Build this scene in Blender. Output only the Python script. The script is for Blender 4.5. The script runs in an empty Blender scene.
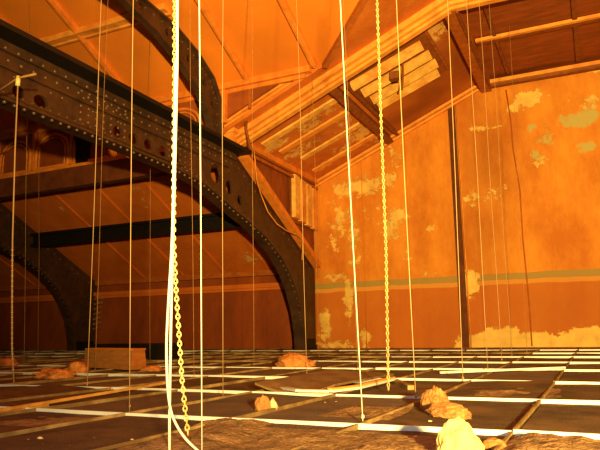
import bpy, bmesh, math, random
import numpy as np
from mathutils import Vector, Matrix, noise
from mathutils.geometry import tessellate_polygon
random.seed(7)
S = 0.372                       # one camera height above the grid, in metres
scene = bpy.context.scene
col = scene.collection

# ------------------------------------------------------------------ camera
VB = np.array([299.0, 108.0]); VA = np.array([-1350.0, 130.0])
F = math.sqrt(-(VA @ VB))
B_ = np.array([*VB, F]); B_ /= np.linalg.norm(B_)
A_ = np.array([*VA, F]); A_ /= np.linalg.norm(A_)
X_ = -A_; U_ = np.cross(X_, B_)
if U_[1] > 0: U_ = -U_
R3 = np.array([X_, B_, U_])
def W(x, y, z): return Vector((x*S, y*S, (z+1)*S))
def ray(px, py): return R3 @ np.array([px-300, py-225, F])
def onY(px, py, y): d = ray(px, py); return d*(y/d[1])
def onX(px, py, x): d = ray(px, py); return d*(x/d[0])
def onZ(px, py, z): d = ray(px, py); return d*(z/d[2])
def proj(p):
    c = R3.T @ np.array(p, float); return 300+F*c[0]/c[2], 225+F*c[1]/c[2], c[2]
def zf(y): return -1.0 if y < 12 else -1.0 + 0.3*(y-12)/22
def onfloor(px, py, dz=0.0):
    z = -1.0
    for _ in range(30):
        p = onZ(px, py, z+dz); z = 0.5*z+0.5*zf(p[1])
    return onZ(px, py, zf(p[1])+dz)
cam = bpy.data.cameras.new('camera'); co = bpy.data.objects.new('camera', cam); col.objects.link(co)
cam.sensor_width = 36; cam.lens = F/600*36; cam.clip_start = 0.01
rt, up, bk = R3 @ [1, 0, 0], R3 @ [0, -1, 0], R3 @ [0, 0, -1]
M = Matrix.Identity(4)
for i in range(3):
    M[i][0], M[i][1], M[i][2] = rt[i], up[i], bk[i]
M.translation = W(0, 0, 0)
co.matrix_world = M
scene.camera = co
scene.view_settings.view_transform = 'Standard'
scene.view_settings.look = 'None'
scene.view_settings.gamma = 1
scene.view_settings.use_curve_mapping = False
scene.view_settings.exposure = 0.12

# ------------------------------------------------------------------ materials
def nodes_of(name):
    m = bpy.data.materials.new(name); m.use_nodes = True
    nt = m.node_tree; return m, nt, nt.nodes['Principled BSDF']
def mat(name, c, rough=0.7, var=0.25, scale=6.0, bump=0.0, bscale=30.0, metal=0.0, dirt=None, dirt_amt=0.5, stretch=None, spec=0.3):
    """base colour with noise variation, optional dirt colour patches, bump"""
    m, nt, b = nodes_of(name)
    N = nt.nodes.new; L = nt.links.new
    geo = N('ShaderNodeNewGeometry'); mp = N('ShaderNodeMapping')
    L(geo.outputs['Position'], mp.inputs['Vector'])
    if stretch: mp.inputs['Scale'].default_value = stretch
    n = N('ShaderNodeTexNoise'); n.inputs['Scale'].default_value = scale; n.inputs['Detail'].default_value = 6
    L(mp.outputs[0], n.inputs['Vector'])
    r = N('ShaderNodeValToRGB'); r.color_ramp.elements[0].position = 0.3; r.color_ramp.elements[1].position = 0.7
    r.color_ramp.elements[0].color = (*[v*(1-var) for v in c], 1); r.color_ramp.elements[1].color = (*[min(1, v*(1+var)) for v in c], 1)
    L(n.outputs['Fac'], r.inputs['Fac']); out = r.outputs['Color']
    if dirt:
        n2 = N('ShaderNodeTexNoise'); n2.inputs['Scale'].default_value = scale*0.35; n2.inputs['Detail'].default_value = 8
        L(mp.outputs[0], n2.inputs['Vector'])
        r2 = N('ShaderNodeValToRGB'); r2.color_ramp.elements[0].position = 1-dirt_amt-0.1; r2.color_ramp.elements[1].position = 1-dirt_amt+0.12
        L(n2.outputs['Fac'], r2.inputs['Fac'])
        mx = N('ShaderNodeMixRGB'); mx.inputs[2].default_value = (*dirt, 1)
        L(r2.outputs['Color'], mx.inputs[0]); L(out, mx.inputs[1]); out = mx.outputs[0]
    L(out, b.inputs['Base Color'])
    b.inputs['Roughness'].default_value = rough; b.inputs['Metallic'].default_value = metal
    b.inputs['Specular IOR Level'].default_value = spec
    if bump:
        n3 = N('ShaderNodeTexNoise'); n3.inputs['Scale'].default_value = bscale; n3.inputs['Detail'].default_value = 5
        L(mp.outputs[0], n3.inputs['Vector'])
        bp = N('ShaderNodeBump'); bp.inputs['Strength'].default_value = bump; bp.inputs['Distance'].default_value = 0.02
        L(n3.outputs['Fac'], bp.inputs['Height']); L(bp.outputs[0], b.inputs['Normal'])
    return m

def plaster(name, base, dark, cream, green, rough=0.75, bands=None):
    """old painted plaster: attribute 'worn' R = bare cream, G = green patches, B = dark stain; fine edges from noise"""
    m, nt, b = nodes_of(name)
    N = nt.nodes.new; L = nt.links.new
    geo = N('ShaderNodeNewGeometry')
    at = N('ShaderNodeAttribute'); at.attribute_name = 'worn'
    sep = N('ShaderNodeSeparateColor'); L(at.outputs['Color'], sep.inputs[0])
    def nz(scale, det=7, st=None, rg=0.6):
        n = N('ShaderNodeTexNoise'); n.inputs['Scale'].default_value = scale; n.inputs['Detail'].default_value = det; n.inputs['Roughness'].default_value = rg
        if st:
            mp = N('ShaderNodeMapping'); mp.inputs['Scale'].default_value = st
            L(geo.outputs['Position'], mp.inputs['Vector']); L(mp.outputs[0], n.inputs['Vector'])
        else: L(geo.outputs['Position'], n.inputs['Vector'])
        return n.outputs['Fac']
    def math_(op, a, b_):
        n = N('ShaderNodeMath'); n.operation = op
        for i, v in enumerate((a, b_)):
            if isinstance(v, (int, float)): n.inputs[i].default_value = v
            else: L(v, n.inputs[i])
        return n.outputs[0]
    def ramp(v, lo, hi):
        n = N('ShaderNodeMapRange'); n.inputs['From Min'].default_value = lo; n.inputs['From Max'].default_value = hi
        L(v, n.inputs['Value']); return n.outputs[0]
    def mix(f, a, c):
        n = N('ShaderNodeMixRGB')
        if isinstance(f, (int, float)): n.inputs[0].default_value = f
        else: L(f, n.inputs[0])
        for i, v in ((1, a), (2, c)):
            if isinstance(v, tuple): n.inputs[i].default_value = (*v, 1)
            else: L(v, n.inputs[i])
        return n.outputs[0]
    c = mix(ramp(nz(1.6, 6, (1, 1, 0.5), 0.68), 0.36, 0.66), base, dark)
    c = mix(math_('MULTIPLY', ramp(nz(9, 6, (3, 3, 0.35)), 0.5, 0.8), 0.35), c, dark)      # vertical drip streaks
    if bands:
        sz = N('ShaderNodeSeparateXYZ'); L(geo.outputs['Position'], sz.inputs[0])
        wob = math_('ADD', sz.outputs['Z'], math_('MULTIPLY', math_('SUBTRACT', nz(2.0, 3), 0.5), 0.06))
        for z0, z1, cc, amt in bands:
            f = math_('MULTIPLY', math_('GREATER_THAN', wob, (z0+1)*S), math_('LESS_THAN', wob, (z1+1)*S))
            c = mix(math_('MULTIPLY', f, amt), c, cc)
    c = mix(math_('MULTIPLY', sep.outputs[2], 0.85), c, tuple(v*0.45 for v in dark))
    edge = nz(6.5, 10, None, 0.78)
    fr = ramp(math_('ADD', math_('MULTIPLY', sep.outputs[0], 1.3), math_('MULTIPLY', math_('SUBTRACT', edge, 0.5), 1.9)), 0.50, 0.57)
    creamc = mix(ramp(nz(4, 5), 0.35, 0.65), cream, tuple(v*0.72 for v in cream))
    c = mix(fr, c, creamc)
    edge2 = nz(4.5, 8, (1.3, 1, 1), 0.7)
    fg = ramp(math_('ADD', math_('MULTIPLY', sep.outputs[1], 1.35), math_('MULTIPLY', math_('SUBTRACT', edge2, 0.5), 1.7)), 0.50, 0.64)
    c = mix(math_('MULTIPLY', fg, 0.85), c, green)
    L(c, b.inputs['Base Color']); b.inputs['Roughness'].default_value = rough; b.inputs['Specular IOR Level'].default_value = 0.3
    bp = N('ShaderNodeBump'); bp.inputs['Strength'].default_value = 0.5; bp.inputs['Distance'].default_value = 0.015
    L(math_('ADD', math_('MULTIPLY', fr, -0.6), math_('MULTIPLY', nz(18, 5), 0.5)), bp.inputs['Height']); L(bp.outputs[0], b.inputs['Normal'])
    return m

ORANGE = (0.80, 0.285, 0.045)
m_wall = plaster('orange_plaster', (0.82, 0.32, 0.035), (0.56, 0.165, 0.016), (0.93, 0.60, 0.16), (0.50, 0.46, 0.16),
                 bands=[(2.78, 3.12, (0.36, 0.27, 0.085), 0.9), (2.5, 2.78, (0.72, 0.32, 0.06), 0.8), (-2, 2.55, (0.50, 0.125, 0.018), 0.72)])
m_knee = plaster('red_plaster_shade_darkened', (0.36, 0.075, 0.014), (0.22, 0.045, 0.01), (0.8, 0.5, 0.2), (0.4, 0.3, 0.1))  # plaster colour darkened to stand in for weak light in the left bays
m_roof = plaster('lower_roof_paint', (0.74, 0.19, 0.02), (0.58, 0.135, 0.014), (0.85, 0.5, 0.18), (0.5, 0.4, 0.15))
m_soff = plaster('soffit_plaster', (0.66, 0.20, 0.03), (0.46, 0.115, 0.016), (0.88, 0.52, 0.15), (0.6, 0.42, 0.14))
m_ceil = mat('ceiling_paint', (0.84, 0.25, 0.024), 0.7, 0.1, 1.4, 0.15, 12, dirt=(0.66, 0.19, 0.02), dirt_amt=0.42)
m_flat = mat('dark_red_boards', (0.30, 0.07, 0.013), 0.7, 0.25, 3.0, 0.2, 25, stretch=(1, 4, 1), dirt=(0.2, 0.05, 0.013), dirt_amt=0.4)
m_batten = mat('orange_batten_wood', (0.72, 0.225, 0.03), 0.65, 0.2, 8.0, 0.2, 40)
m_dbatten = mat('brown_batten_wood', (0.40, 0.105, 0.015), 0.7, 0.25, 8.0, 0.2, 40)
m_mould = mat('golden_moulding', (0.82, 0.34, 0.06), 0.6, 0.2, 7.0, 0.25, 30, dirt=(0.62, 0.2, 0.03), dirt_amt=0.4)
m_joint = mat('dark_joint_board', (0.13, 0.035, 0.01), 0.8, 0.3, 5.0, 0.2, 30)
m_brown = mat('dark_brown_timber', (0.24, 0.065, 0.014), 0.7, 0.3, 8.0, 0.25, 30)
m_lath = mat('bare_lath_wood', (0.85, 0.46, 0.11), 0.65, 0.25, 9.0, 0.3, 40, dirt=(0.66, 0.27, 0.05), dirt_amt=0.4)
m_iron = mat('dark_brown_iron', (0.05, 0.024, 0.014), 0.5, 0.35, 9.0, 0.2, 30, dirt=(0.08, 0.034, 0.016), dirt_amt=0.45, spec=0.35)
m_black = mat('black_iron_and_shade', (0.007, 0.005, 0.0045), 0.6, 0.3, 9.0, 0.1, 30)
m_rivet = mat('worn_rivet_iron', (0.12, 0.062, 0.035), 0.4, 0.3, 12.0, spec=0.6)
m_tile = mat('dusty_grey_tile', (0.125, 0.10, 0.092), 0.85, 0.3, 5.0, 0.5, 60, dirt=(0.17, 0.115, 0.07), dirt_amt=0.46)
m_tile2 = mat('brown_dust_tile', (0.085, 0.05, 0.027), 0.9, 0.35, 7.0, 0.6, 70, dirt=(0.17, 0.10, 0.045), dirt_amt=0.45)
m_tile3 = mat('lit_brown_tile', (0.21, 0.125, 0.06), 0.9, 0.3, 7.0, 0.6, 70, dirt=(0.15, 0.085, 0.04), dirt_amt=0.4)  # lighter copy of the brown tile, paints in light on the warped one
m_tee = mat('white_enamel_steel', (0.84, 0.86, 0.92), 0.35, 0.06, 8.0, spec=0.5, dirt=(0.5, 0.4, 0.28), dirt_amt=0.3)
m_teed = mat('dusty_grid_steel', (0.40, 0.27, 0.12), 0.7, 0.4, 10.0, 0.2, 60, dirt=(0.2, 0.12, 0.05), dirt_amt=0.5)
m_slab = mat('dark_void_slab', (0.02, 0.015, 0.012), 0.9)
m_wire = mat('galvanised_wire', (0.46, 0.30, 0.15), 0.4, 0.1, 9.0, spec=0.5)
m_wirew = mat('white_wire', (0.85, 0.78, 0.66), 0.35, 0.04, 9.0, spec=0.5)
m_rust = mat('rusty_wire', (0.42, 0.22, 0.09), 0.6, 0.3, 15.0)
m_chain = mat('brassy_chain', (0.88, 0.72, 0.30), 0.35, 0.15, 20.0, spec=0.6)
m_chaind = mat('dull_chain', (0.62, 0.42, 0.18), 0.45, 0.25, 20.0, spec=0.5)
m_cable = mat('white_plastic_cable', (0.93, 0.91, 0.84), 0.35, 0.03, 8.0, spec=0.5)
m_dirt = mat('granular_dirt', (0.25, 0.145, 0.065), 0.95, 0.5, 16.0, 1.0, 70, dirt=(0.34, 0.20, 0.09), dirt_amt=0.42)
m_chunk = mat('pale_plaster_chunk', (0.75, 0.55, 0.32), 0.9, 0.3, 20.0, 0.4, 60)
m_rubble = mat('orange_plaster_rubble', (0.66, 0.26, 0.07), 0.9, 0.4, 9.0, 0.7, 40, dirt=(0.42, 0.15, 0.04), dirt_amt=0.45)
m_rag = mat('brown_paper', (0.42, 0.19, 0.06), 0.8, 0.35, 12.0, 0.5, 40, dirt=(0.35, 0.15, 0.04), dirt_amt=0.4)
m_bag = mat('yellowed_paper', (0.80, 0.60, 0.24), 0.75, 0.12, 9.0, 0.5, 30)
m_box = mat('raw_orange_wood', (0.55, 0.225, 0.06), 0.7, 0.2, 6.0, 0.2, 40, stretch=(1, 1, 5))

# ------------------------------------------------------------------ mesh helpers (coordinates in camera-height units)
class MB:
    def __init__(s): s.v = []; s.f = []; s.sm = []
    def add(s, vs, fs, smooth=False):
        o = len(s.v); s.v += [tuple(v) for v in vs]; s.f += [tuple(i+o for i in f) for f in fs]; s.sm += [smooth]*len(fs)
    def box(s, x0, x1, y0, y1, z0, z1):
        s.add([(x, y, z) for x in (x0, x1) for y in (y0, y1) for z in (z0, z1)],
              [(0, 1, 3, 2), (4, 6, 7, 5), (0, 4, 5, 1), (2, 3, 7, 6), (0, 2, 6, 4), (1, 5, 7, 3)])
    def bar(s, a, b, w, h, upv=(0, 0, 1)):
        a = Vector(a); b = Vector(b); d = (b-a).normalized(); u = Vector(upv); u = (u - d*u.dot(d)).normalized(); r = d.cross(u)
        vs = []
        for p in (a, b):
            for i, j in ((-1, -1), (1, -1), (1, 1), (-1, 1)): vs.append(p + r*(i*w/2) + u*(j*h/2))
        s.add(vs, [(3, 2, 1, 0), (4, 5, 6, 7), (0, 1, 5, 4), (1, 2, 6, 5), (2, 3, 7, 6), (3, 0, 4, 7)])
    def tube(s, pts, r, n=6, closed=False):
        pts = [Vector(p) for p in pts]; vs = []; fs = []; k = len(pts)
        for i, p in enumerate(pts):
            if closed: d = pts[(i+1) % k]-pts[i-1]
            else: d = pts[min(i+1, k-1)]-pts[max(i-1, 0)]
            d.normalize(); a = Vector((0, 0, 1)) if abs(d.z) < 0.9 else Vector((1, 0, 0))
            u = d.cross(a).normalized(); w = d.cross(u)
            for j in range(n):
                t = 2*math.pi*j/n; vs.append(p+u*(r*math.cos(t))+w*(r*math.sin(t)))
        for i in range(k if closed else k-1):
            for j in range(n):
                i2 = (i+1) % k
                fs.append((i*n+j, i*n+(j+1) % n, i2*n+(j+1) % n, i2*n+j))
        if not closed: fs += [tuple(range(n))[::-1], tuple((k-1)*n+j for j in range(n))]
        s.add(vs, fs, True)
    def prism(s, loops, ext):
        """flat polygon (first loop outer, others holes), 3D points, extruded along ext"""
        e = Vector(ext); flat = [Vector(p) for l in loops for p in l]
        tris = tessellate_polygon([[Vector(p) for p in l] for l in loops]); n = len(flat)
        s.add(flat+[p+e for p in flat], [tuple(t) for t in tris]+[tuple(i+n for i in t[::-1]) for t in tris])
        o = 0
        for l in loops:
            k = len(l)
            s.add([Vector(p) for p in l]+[Vector(p)+e for p in l], [(i, (i+1) % k, (i+1) % k+k, i+k) for i in range(k)])
    def dome(s, c, r, ax, h=0.6):
        c = Vector(c); ax = Vector(ax).normalized(); t = Vector((0, 0, 1)) if abs(ax.z) < .9 else Vector((1, 0, 0))
        u = ax.cross(t).normalized(); w = ax.cross(u); vs = []
        for q, hh in ((1, 0), (0.72, h*.7)):
            for j in range(6):
                a = j*math.pi/3; vs.append(c+u*(r*q*math.cos(a))+w*(r*q*math.sin(a))+ax*(r*hh))
        vs.append(c+ax*r*h)
        s.add(vs, [(j, (j+1) % 6, 6+(j+1) % 6, 6+j) for j in range(6)]+[(6+j, 6+(j+1) % 6, 12) for j in range(6)], True)
    def build(s, name, m, parent=None, base=None):
        me = bpy.data.meshes.new(name)
        base = Vector(base) if base is not None else (Vector(parent['_b']) if parent is not None and '_b' in parent else Vector((0, 0, -1)))
        me.from_pydata([((v[0]-base[0])*S, (v[1]-base[1])*S, (v[2]-base[2])*S) for v in s.v], [], s.f)
        me.polygons.foreach_set('use_smooth', s.sm)
        bm = bmesh.new(); bm.from_mesh(me); bmesh.ops.recalc_face_normals(bm, faces=bm.faces); bm.to_mesh(me); bm.free()
        me.materials.append(m); me.update()
        o = bpy.data.objects.new(name, me); col.objects.link(o)
        if parent is None: o.location = W(*base)
        else: o.parent = parent
        return o
def tag(o, label, cat, group=None, kind=None):
    o['label'] = label; o['category'] = cat
    if group: o['group'] = group
    if kind: o['kind'] = kind
    return o
def thing(name, base, label, cat, group=None):
    o = bpy.data.objects.new(name, None); o.empty_display_size = .1; col.objects.link(o); o.location = W(*base)
    o['_b'] = tuple(float(v) for v in base)
    return tag(o, label, cat, group)
def struct(name, mb, m, label=None, cat='wall'):
    o = mb.build(name, m); o['kind'] = 'structure'
    if label: o['label'] = label; o['category'] = cat
    return o
ntrim = [0]
def trim(mb, m, label=None):
    ntrim[0] += 1; return struct('trim_%d' % ntrim[0], mb, m, label, 'trim')

D = 34.0
X0 = -14.93
RS = 0.437
def rake(x): return 9.40+(x+14.57)*RS
ZF = 13.87
YB = 23.4; ZB = 11.55
def zc(y): return ZB+0.48*(YB-y)
def zl(y): return 4.05+0.512*(34.1-y)

# worn-paint grid: fn(i,j)->point ; patches (px-centre, px radii, strength, channel) given on the surface
def grid_obj(name, m, pts, nu, nv, patches, thick, label, cat='wall'):
    me = bpy.data.meshes.new(name)
    me.from_pydata([((p[0])*S, (p[1])*S, (p[2]+1)*S) for p in pts], [], [(i*nv+j, (i+1)*nv+j, (i+1)*nv+j+1, i*nv+j+1) for i in range(nu-1) for j in range(nv-1)])
    a = me.color_attributes.new('worn', 'FLOAT_COLOR', 'POINT')
    vals = np.zeros((len(pts), 4)); vals[:, 3] = 1; P = np.array(pts)
    for c, r, st, ch in patches:
        d = ((P[:, 0]-c[0])/r[0])**2+((P[:, 1]-c[1])/r[1])**2+((P[:, 2]-c[2])/r[2])**2
        vals[:, ch] = np.maximum(vals[:, ch], st*np.exp(-0.5*d))
    a.data.foreach_set('color', vals.astype(np.float32).ravel())
    me.materials.append(m)
    o = bpy.data.objects.new(name, me); col.objects.link(o)
    md = o.modifiers.new('thickness', 'SOLIDIFY'); md.thickness = thick*S; md.offset = -1
    o['kind'] = 'structure'; o['label'] = label; o['category'] = cat
    return o

# ------------------------------------------------------------------ setting: slab, walls, ceilings
mb = MB(); mb.box(-66, 14, -3, 35, -1.6, -1.45); struct('floor', mb, m_slab, 'dark void below the hung ceiling tiles', 'floor')

def wp(px, py, rx, ry, st, ch):
    p = onY(px, py, D); k = D/F
    return (p, (rx*k*1.05, 5, ry*k*1.02), st, ch)
patches = [wp(345, 190, 14, 11, .56, 0), wp(365, 187, 16, 9, .64, 0), wp(387, 180, 11, 9, .56, 0), wp(395, 155, 13, 18, .42, 0), wp(340, 222, 15, 24, .46, 0), wp(375, 205, 30, 30, .3, 0), wp(392, 220, 12, 16, .5, 0), wp(405, 250, 10, 14, .38, 0), wp(335, 240, 12, 18, .4, 0), wp(355, 260, 12, 14, .38, 0),
  wp(398, 215, 11, 6, .6, 0), wp(392, 230, 12, 9, .55, 0), wp(352, 235, 9, 20, .5, 0), wp(431, 229, 5, 6, .55, 0), wp(326, 200, 8, 14, .35, 0),
  wp(348, 300, 5, 22, .62, 0), wp(325, 325, 8, 22, .55, 0), wp(366, 338, 6, 10, .6, 0), wp(335, 345, 25, 5, .5, 0), wp(335, 277, 16, 5, .5, 0),
  wp(390, 200, 60, 60, .14, 0), wp(410, 262, 5, 10, .4, 0), wp(428, 273, 12, 3, .45, 0), wp(400, 290, 3, 10, .3, 0), wp(470, 283, 7, 12, .78, 0), wp(360, 215, 40, 45, .22, 0), wp(362, 180, 26, 14, .34, 1), wp(345, 215, 16, 20, .34, 1), wp(390, 225, 14, 10, .36, 1), wp(355, 245, 10, 20, .34, 1),
  wp(528, 99, 13, 7, .75, 0), wp(515, 108, 10, 5, .6, 0), wp(478, 128, 14, 4, .5, 0), wp(497, 127, 8, 3, .45, 0), wp(474, 199, 18, 7, .48, 0), wp(498, 192, 12, 8, .42, 0), wp(597, 69, 8, 3, .7, 0), wp(590, 102, 12, 8, .5, 0),
  wp(540, 160, 8, 7, .5, 0), wp(530, 128, 5, 6, .55, 1), wp(580, 118, 20, 9, .62, 1), wp(548, 139, 8, 7, .55, 1), wp(534, 155, 5, 10, .5, 1), wp(587, 147, 8, 6, .6, 1), wp(565, 108, 25, 18, .3, 0), wp(538, 130, 16, 20, .3, 0),
  wp(478, 344, 15, 7, 1.0, 0), wp(500, 341, 16, 10, 1.0, 0), wp(530, 343, 20, 7, 1.0, 0), wp(560, 344, 18, 6, 1.0, 0), wp(592, 341, 20, 9, 1.0, 0), wp(620, 342, 20, 9, 1.0, 0),
  wp(488, 165, 18, 40, .5, 2), wp(485, 240, 20, 40, .45, 2), wp(478, 232, 12, 30, .35, 2), wp(475, 100, 16, 18, .35, 2), wp(560, 305, 60, 22, .3, 2), wp(450, 330, 12, 30, .3, 2), wp(338, 170, 10, 12, .3, 2), wp(540, 75, 50, 6, .35, 2)]
nu, nv = 120, 90; pts = []
for i in range(nu):
    x = -15.05+(9+15.05)*i/(nu-1); zt = min(rake(x), ZF)
    for j in range(nv): pts.append((x, D, -1.45+(zt+1.45)*j/(nv-1)))
grid_obj('wall_right', m_wall, pts, nu, nv, patches, 0.3, 'tall orange plaster end wall with peeling paint and a green stripe')
# knee wall below the eave, left bays
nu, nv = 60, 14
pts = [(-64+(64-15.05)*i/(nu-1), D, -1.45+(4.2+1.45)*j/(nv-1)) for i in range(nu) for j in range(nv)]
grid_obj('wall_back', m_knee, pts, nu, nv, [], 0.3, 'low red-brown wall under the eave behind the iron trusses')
# lower roof slope
nu, nv = 80, 20; pts = []
for i in range(nu):
    for j in range(nv):
        y = 34.0-(34.0-YB)*j/(nv-1); pts.append((-64+(64-15.2)*i/(nu-1), y, zl(y)))
def rp(px, py, rx, ry, st, ch):
    e = np.array([0, 34.1, 4.05]); n = np.array([0, .512, 1.0]); d = ray(px, py); p = d*((n@e)/(n@d)); k = p[1]/F
    return (p, (rx*k, ry*k*3, ry*k*1.5), st, ch)
patches = [rp(250, 258, 14, 5, .5, 0), rp(262, 255, 12, 4, .45, 0), rp(33, 200, 8, 5, .5, 0), rp(57, 203, 10, 4, .4, 0), rp(80, 196, 8, 3, .35, 0), rp(140, 190, 12, 6, .44, 0), rp(143, 205, 8, 4, .45, 0), rp(60, 205, 14, 6, .42, 0), rp(230, 195, 10, 5, .3, 0)]
grid_obj('ceiling_slope', m_roof, pts, nu, nv, patches, 0.25, 'lower orange roof slope coming down to the low eave wall', 'ceiling')
# clerestory wall and spandrel above the bay arch
mb = MB(); mb.prism([[(-64, YB, 8.76), (X0, YB, 8.76), (X0, YB, rake(X0)+.6), (-11.0, YB, ZB), (-64, YB, ZB)]], (0, .25, 0))
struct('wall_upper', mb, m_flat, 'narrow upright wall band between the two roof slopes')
# cheek wall of the bay above the truss leg
mb = MB(); mb.prism([[(X0-.15, 33.98, 3.9), (X0-.15, 33.98, 9.4), (X0-.15, 23.7, 9.4), (X0-.15, 23.7, 9.2)]], (-.2, 0, 0))
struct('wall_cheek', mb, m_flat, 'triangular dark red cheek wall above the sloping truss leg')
# upper ceiling slope with valley to the bay
RY = 9.0
vx = lambda z: -14.57+(z-9.4)/RS
yv = YB-(ZF-ZB)/.48
mb = MB(); mb.prism([[(-64, YB, ZB), (vx(ZB), YB, ZB), (vx(ZF), yv, ZF), (14, yv, ZF), (14, RY, zc(RY)), (-64, RY, zc(RY))]], (0, .15, .3))
struct('ceiling', mb, m_ceil, 'bright orange upper ceiling slope crossed by battens', 'ceiling')
mb = MB(); mb.box(-64, 14, -10, RY, zc(RY), zc(RY)+.3); struct('ceiling_ridge', mb, m_ceil, 'flat ridge ceiling overhead', 'ceiling')
# bay soffit (slope) and flat
nu, nv = 60, 60; pts = []
for i in range(nu):
    x = X0+(-4.34-X0)*i/(nu-1); z = rake(x)
    y1 = YB if z < ZB else YB-(z-ZB)/.48
    for j in range(nv): pts.append((x, D+(y1-D)*j/(nv-1), z))
def sp(px, py, rx, ry, st, ch):
    n = np.array([-RS, 0, 1.0]); a0 = np.array([-14.57, 34, 9.4]); d = ray(px, py); p = d*((n@a0)/(n@d)); k = p[1]/F
    return (p, (rx*k*1.2, ry*k*2.2, 4), st, ch)
patches = [sp(275, 145, 16, 6, .55, 0), sp(310, 125, 14, 8, .5, 0), sp(300, 150, 22, 8, .45, 0), sp(360, 135, 14, 10, .5, 0), sp(345, 150, 14, 10, .42, 0), sp(375, 75, 25, 6, .7, 0), sp(395, 55, 16, 8, .75, 0), sp(428, 30, 16, 14, .6, 0),
   sp(290, 160, 20, 10, .36, 0), sp(345, 120, 20, 14, .36, 0), sp(370, 140, 16, 8, .4, 0), sp(415, 45, 14, 10, .7, 0), sp(325, 165, 10, 5, .5, 0), sp(330, 110, 12, 8, .4, 0), sp(440, 70, 14, 20, .9, 2), sp(455, 60, 14, 24, .9, 2), sp(415, 110, 30, 9, .9, 2), sp(430, 95, 18, 12, .9, 2)]
grid_obj('ceiling_soffit', m_soff, pts, nu, nv, patches, 0.2, 'sloping bay soffit of broken plaster beside the end wall', 'ceiling')
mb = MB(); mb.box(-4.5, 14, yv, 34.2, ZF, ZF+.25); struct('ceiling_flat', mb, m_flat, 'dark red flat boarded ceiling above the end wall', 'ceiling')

# ------------------------------------------------------------------ mouldings and battens of the setting
# cornice at the eave on the knee wall
mb = MB(); mb.box(-64, -15.1, 33.5, 34, 3.0, 3.25); mb.box(-64, -15.1, 33.7, 34, 2.85, 3.0); trim(mb, m_roof, 'eave moulding along the low back wall')
mb = MB(); mb.box(-64, -15.1, 33.6, 34.2, 3.75, 4.05); trim(mb, m_dbatten)
for k, x in enumerate([-18.1, -21.3, -24.5, -27.7, -34.3, -38, -42, -46, -50]):          # battens down the lower roof slope
    mb = MB(); mb.bar((x, 33.9, zl(33.9)-.03), (x, 24.7, zl(24.7)-.03), .16, .1); trim(mb, m_roof)
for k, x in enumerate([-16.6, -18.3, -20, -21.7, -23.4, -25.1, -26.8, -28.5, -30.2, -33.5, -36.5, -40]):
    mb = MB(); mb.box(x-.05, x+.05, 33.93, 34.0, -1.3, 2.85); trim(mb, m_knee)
# box beam at the foot of the upright band
mb = MB(); mb.box(-64, X0-.15, 22.95, 23.4, 7.66, 8.68); trim(mb, m_joint, 'dark box beam along the top of the lower roof slope')
mb = MB(); mb.box(-64, X0-.15, 23.0, 23.4, 8.68, 8.85); trim(mb, m_batten)
# cornice between upright band and upper ceiling
mb = MB(); mb.box(-64, -10.3, 23.1, 23.4, 11.28, 11.56); mb.box(-64, -10.6, 23.28, 23.4, 11.1, 11.28); trim(mb, m_batten, 'orange cornice under the upper ceiling')
# blind arcade on the upright band
def arch_pts(cx, w, z0, zs, n=10):
    return [(cx-w/2, z0)]+[(cx-w/2*math.cos(math.pi*i/n), zs+w/2*math.sin(math.pi*i/n)*.75) for i in range(n+1)]+[(cx+w/2, z0)]
for k in range(8):
    cx = -17.2-2.75*k
    mb = MB()
    for w, r in ((2.3, .085), (1.85, .05)):
        mb.tube([(x, 23.34, z) for x, z in arch_pts(cx, w, 9.05, 9.95)], r)
    mb.bar((cx-1.2, 23.3, 9.0), (cx+1.2, 23.3, 9.0), .15, .14)
    mb.bar((cx-1.375, 23.33, 9.0), (cx-1.375, 23.33, 11.1), .16, .12, (0, 1, 0))
    trim(mb, m_batten)
mb = MB(); mb.box(-14.85, -14.6, 23.2, 23.4, 9.7, 11.3); trim(mb, m_batten)
mb = MB(); mb.box(-13.45, -13.33, 23.33, 23.4, 10.2, 11.3); trim(mb, m_dbatten)
# upper ceiling battens (down the slope) and purlin moulding (along)
def cb(x, ya, yb, w, m=m_batten):
    mb = MB(); mb.bar((x, ya, zc(ya)-.1), (x, yb, zc(yb)-.1), w, .22); mb.bar((x, ya, zc(ya)-.22), (x, yb, zc(yb)-.22), w*.4, .1); trim(mb, m)
for x in (-13.4, -10.1, -16.2, -19.8, -23.0, -26.3, -29.5, -32.8): cb(x, 23.2, RY+.2, .26, m_batten)
mb = MB(); y = 19.2; mb.bar((-64, y, zc(y)-.12), (-14.95, y, zc(y)-.12), .32, .26); mb.bar((-64, y+.25, zc(y+.25)-.1), (-14.95, y+.25, zc(y+.25)-.1), .12, .2); trim(mb, m_mould, 'long ceiling moulding above the iron girder')
mb = MB(); y = 15.8; mb.bar((-64, y, zc(y)-.12), (0, y, zc(y)-.12), .32, .26); trim(mb, m_mould)
mb = MB(); mb.bar((vx(ZB), YB-.1, ZB-.1), (vx(ZF), yv, ZF-.1), .22, .25); trim(mb, m_dbatten, 'dark valley moulding where ceiling meets the bay')
# bay arch beam (raking moulding in front of the soffit)
def rk(x, dz, y): return (x, y, rake(x)+dz)
mb = MB()
for dz, y, w, h in ((.62, 23.8, .55, .14), (.46, 23.92, .4, .16), (.06, 24.1, .3, .74), (-.32, 23.95, .45, .1), (-.44, 24.15, .35, .16), (-.58, 24.3, .3, .12)):
    mb.bar(rk(-15.0, dz-.05, y), rk(-4.4, dz-.05, y), w, h, upv=(0, 0, 1))
    mb.bar((-4.4, y, ZF+dz-.05), (9, y, ZF+dz-.05), w, h)
trim(mb, m_mould, 'broad raking moulded beam across the front of the bay')
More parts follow.
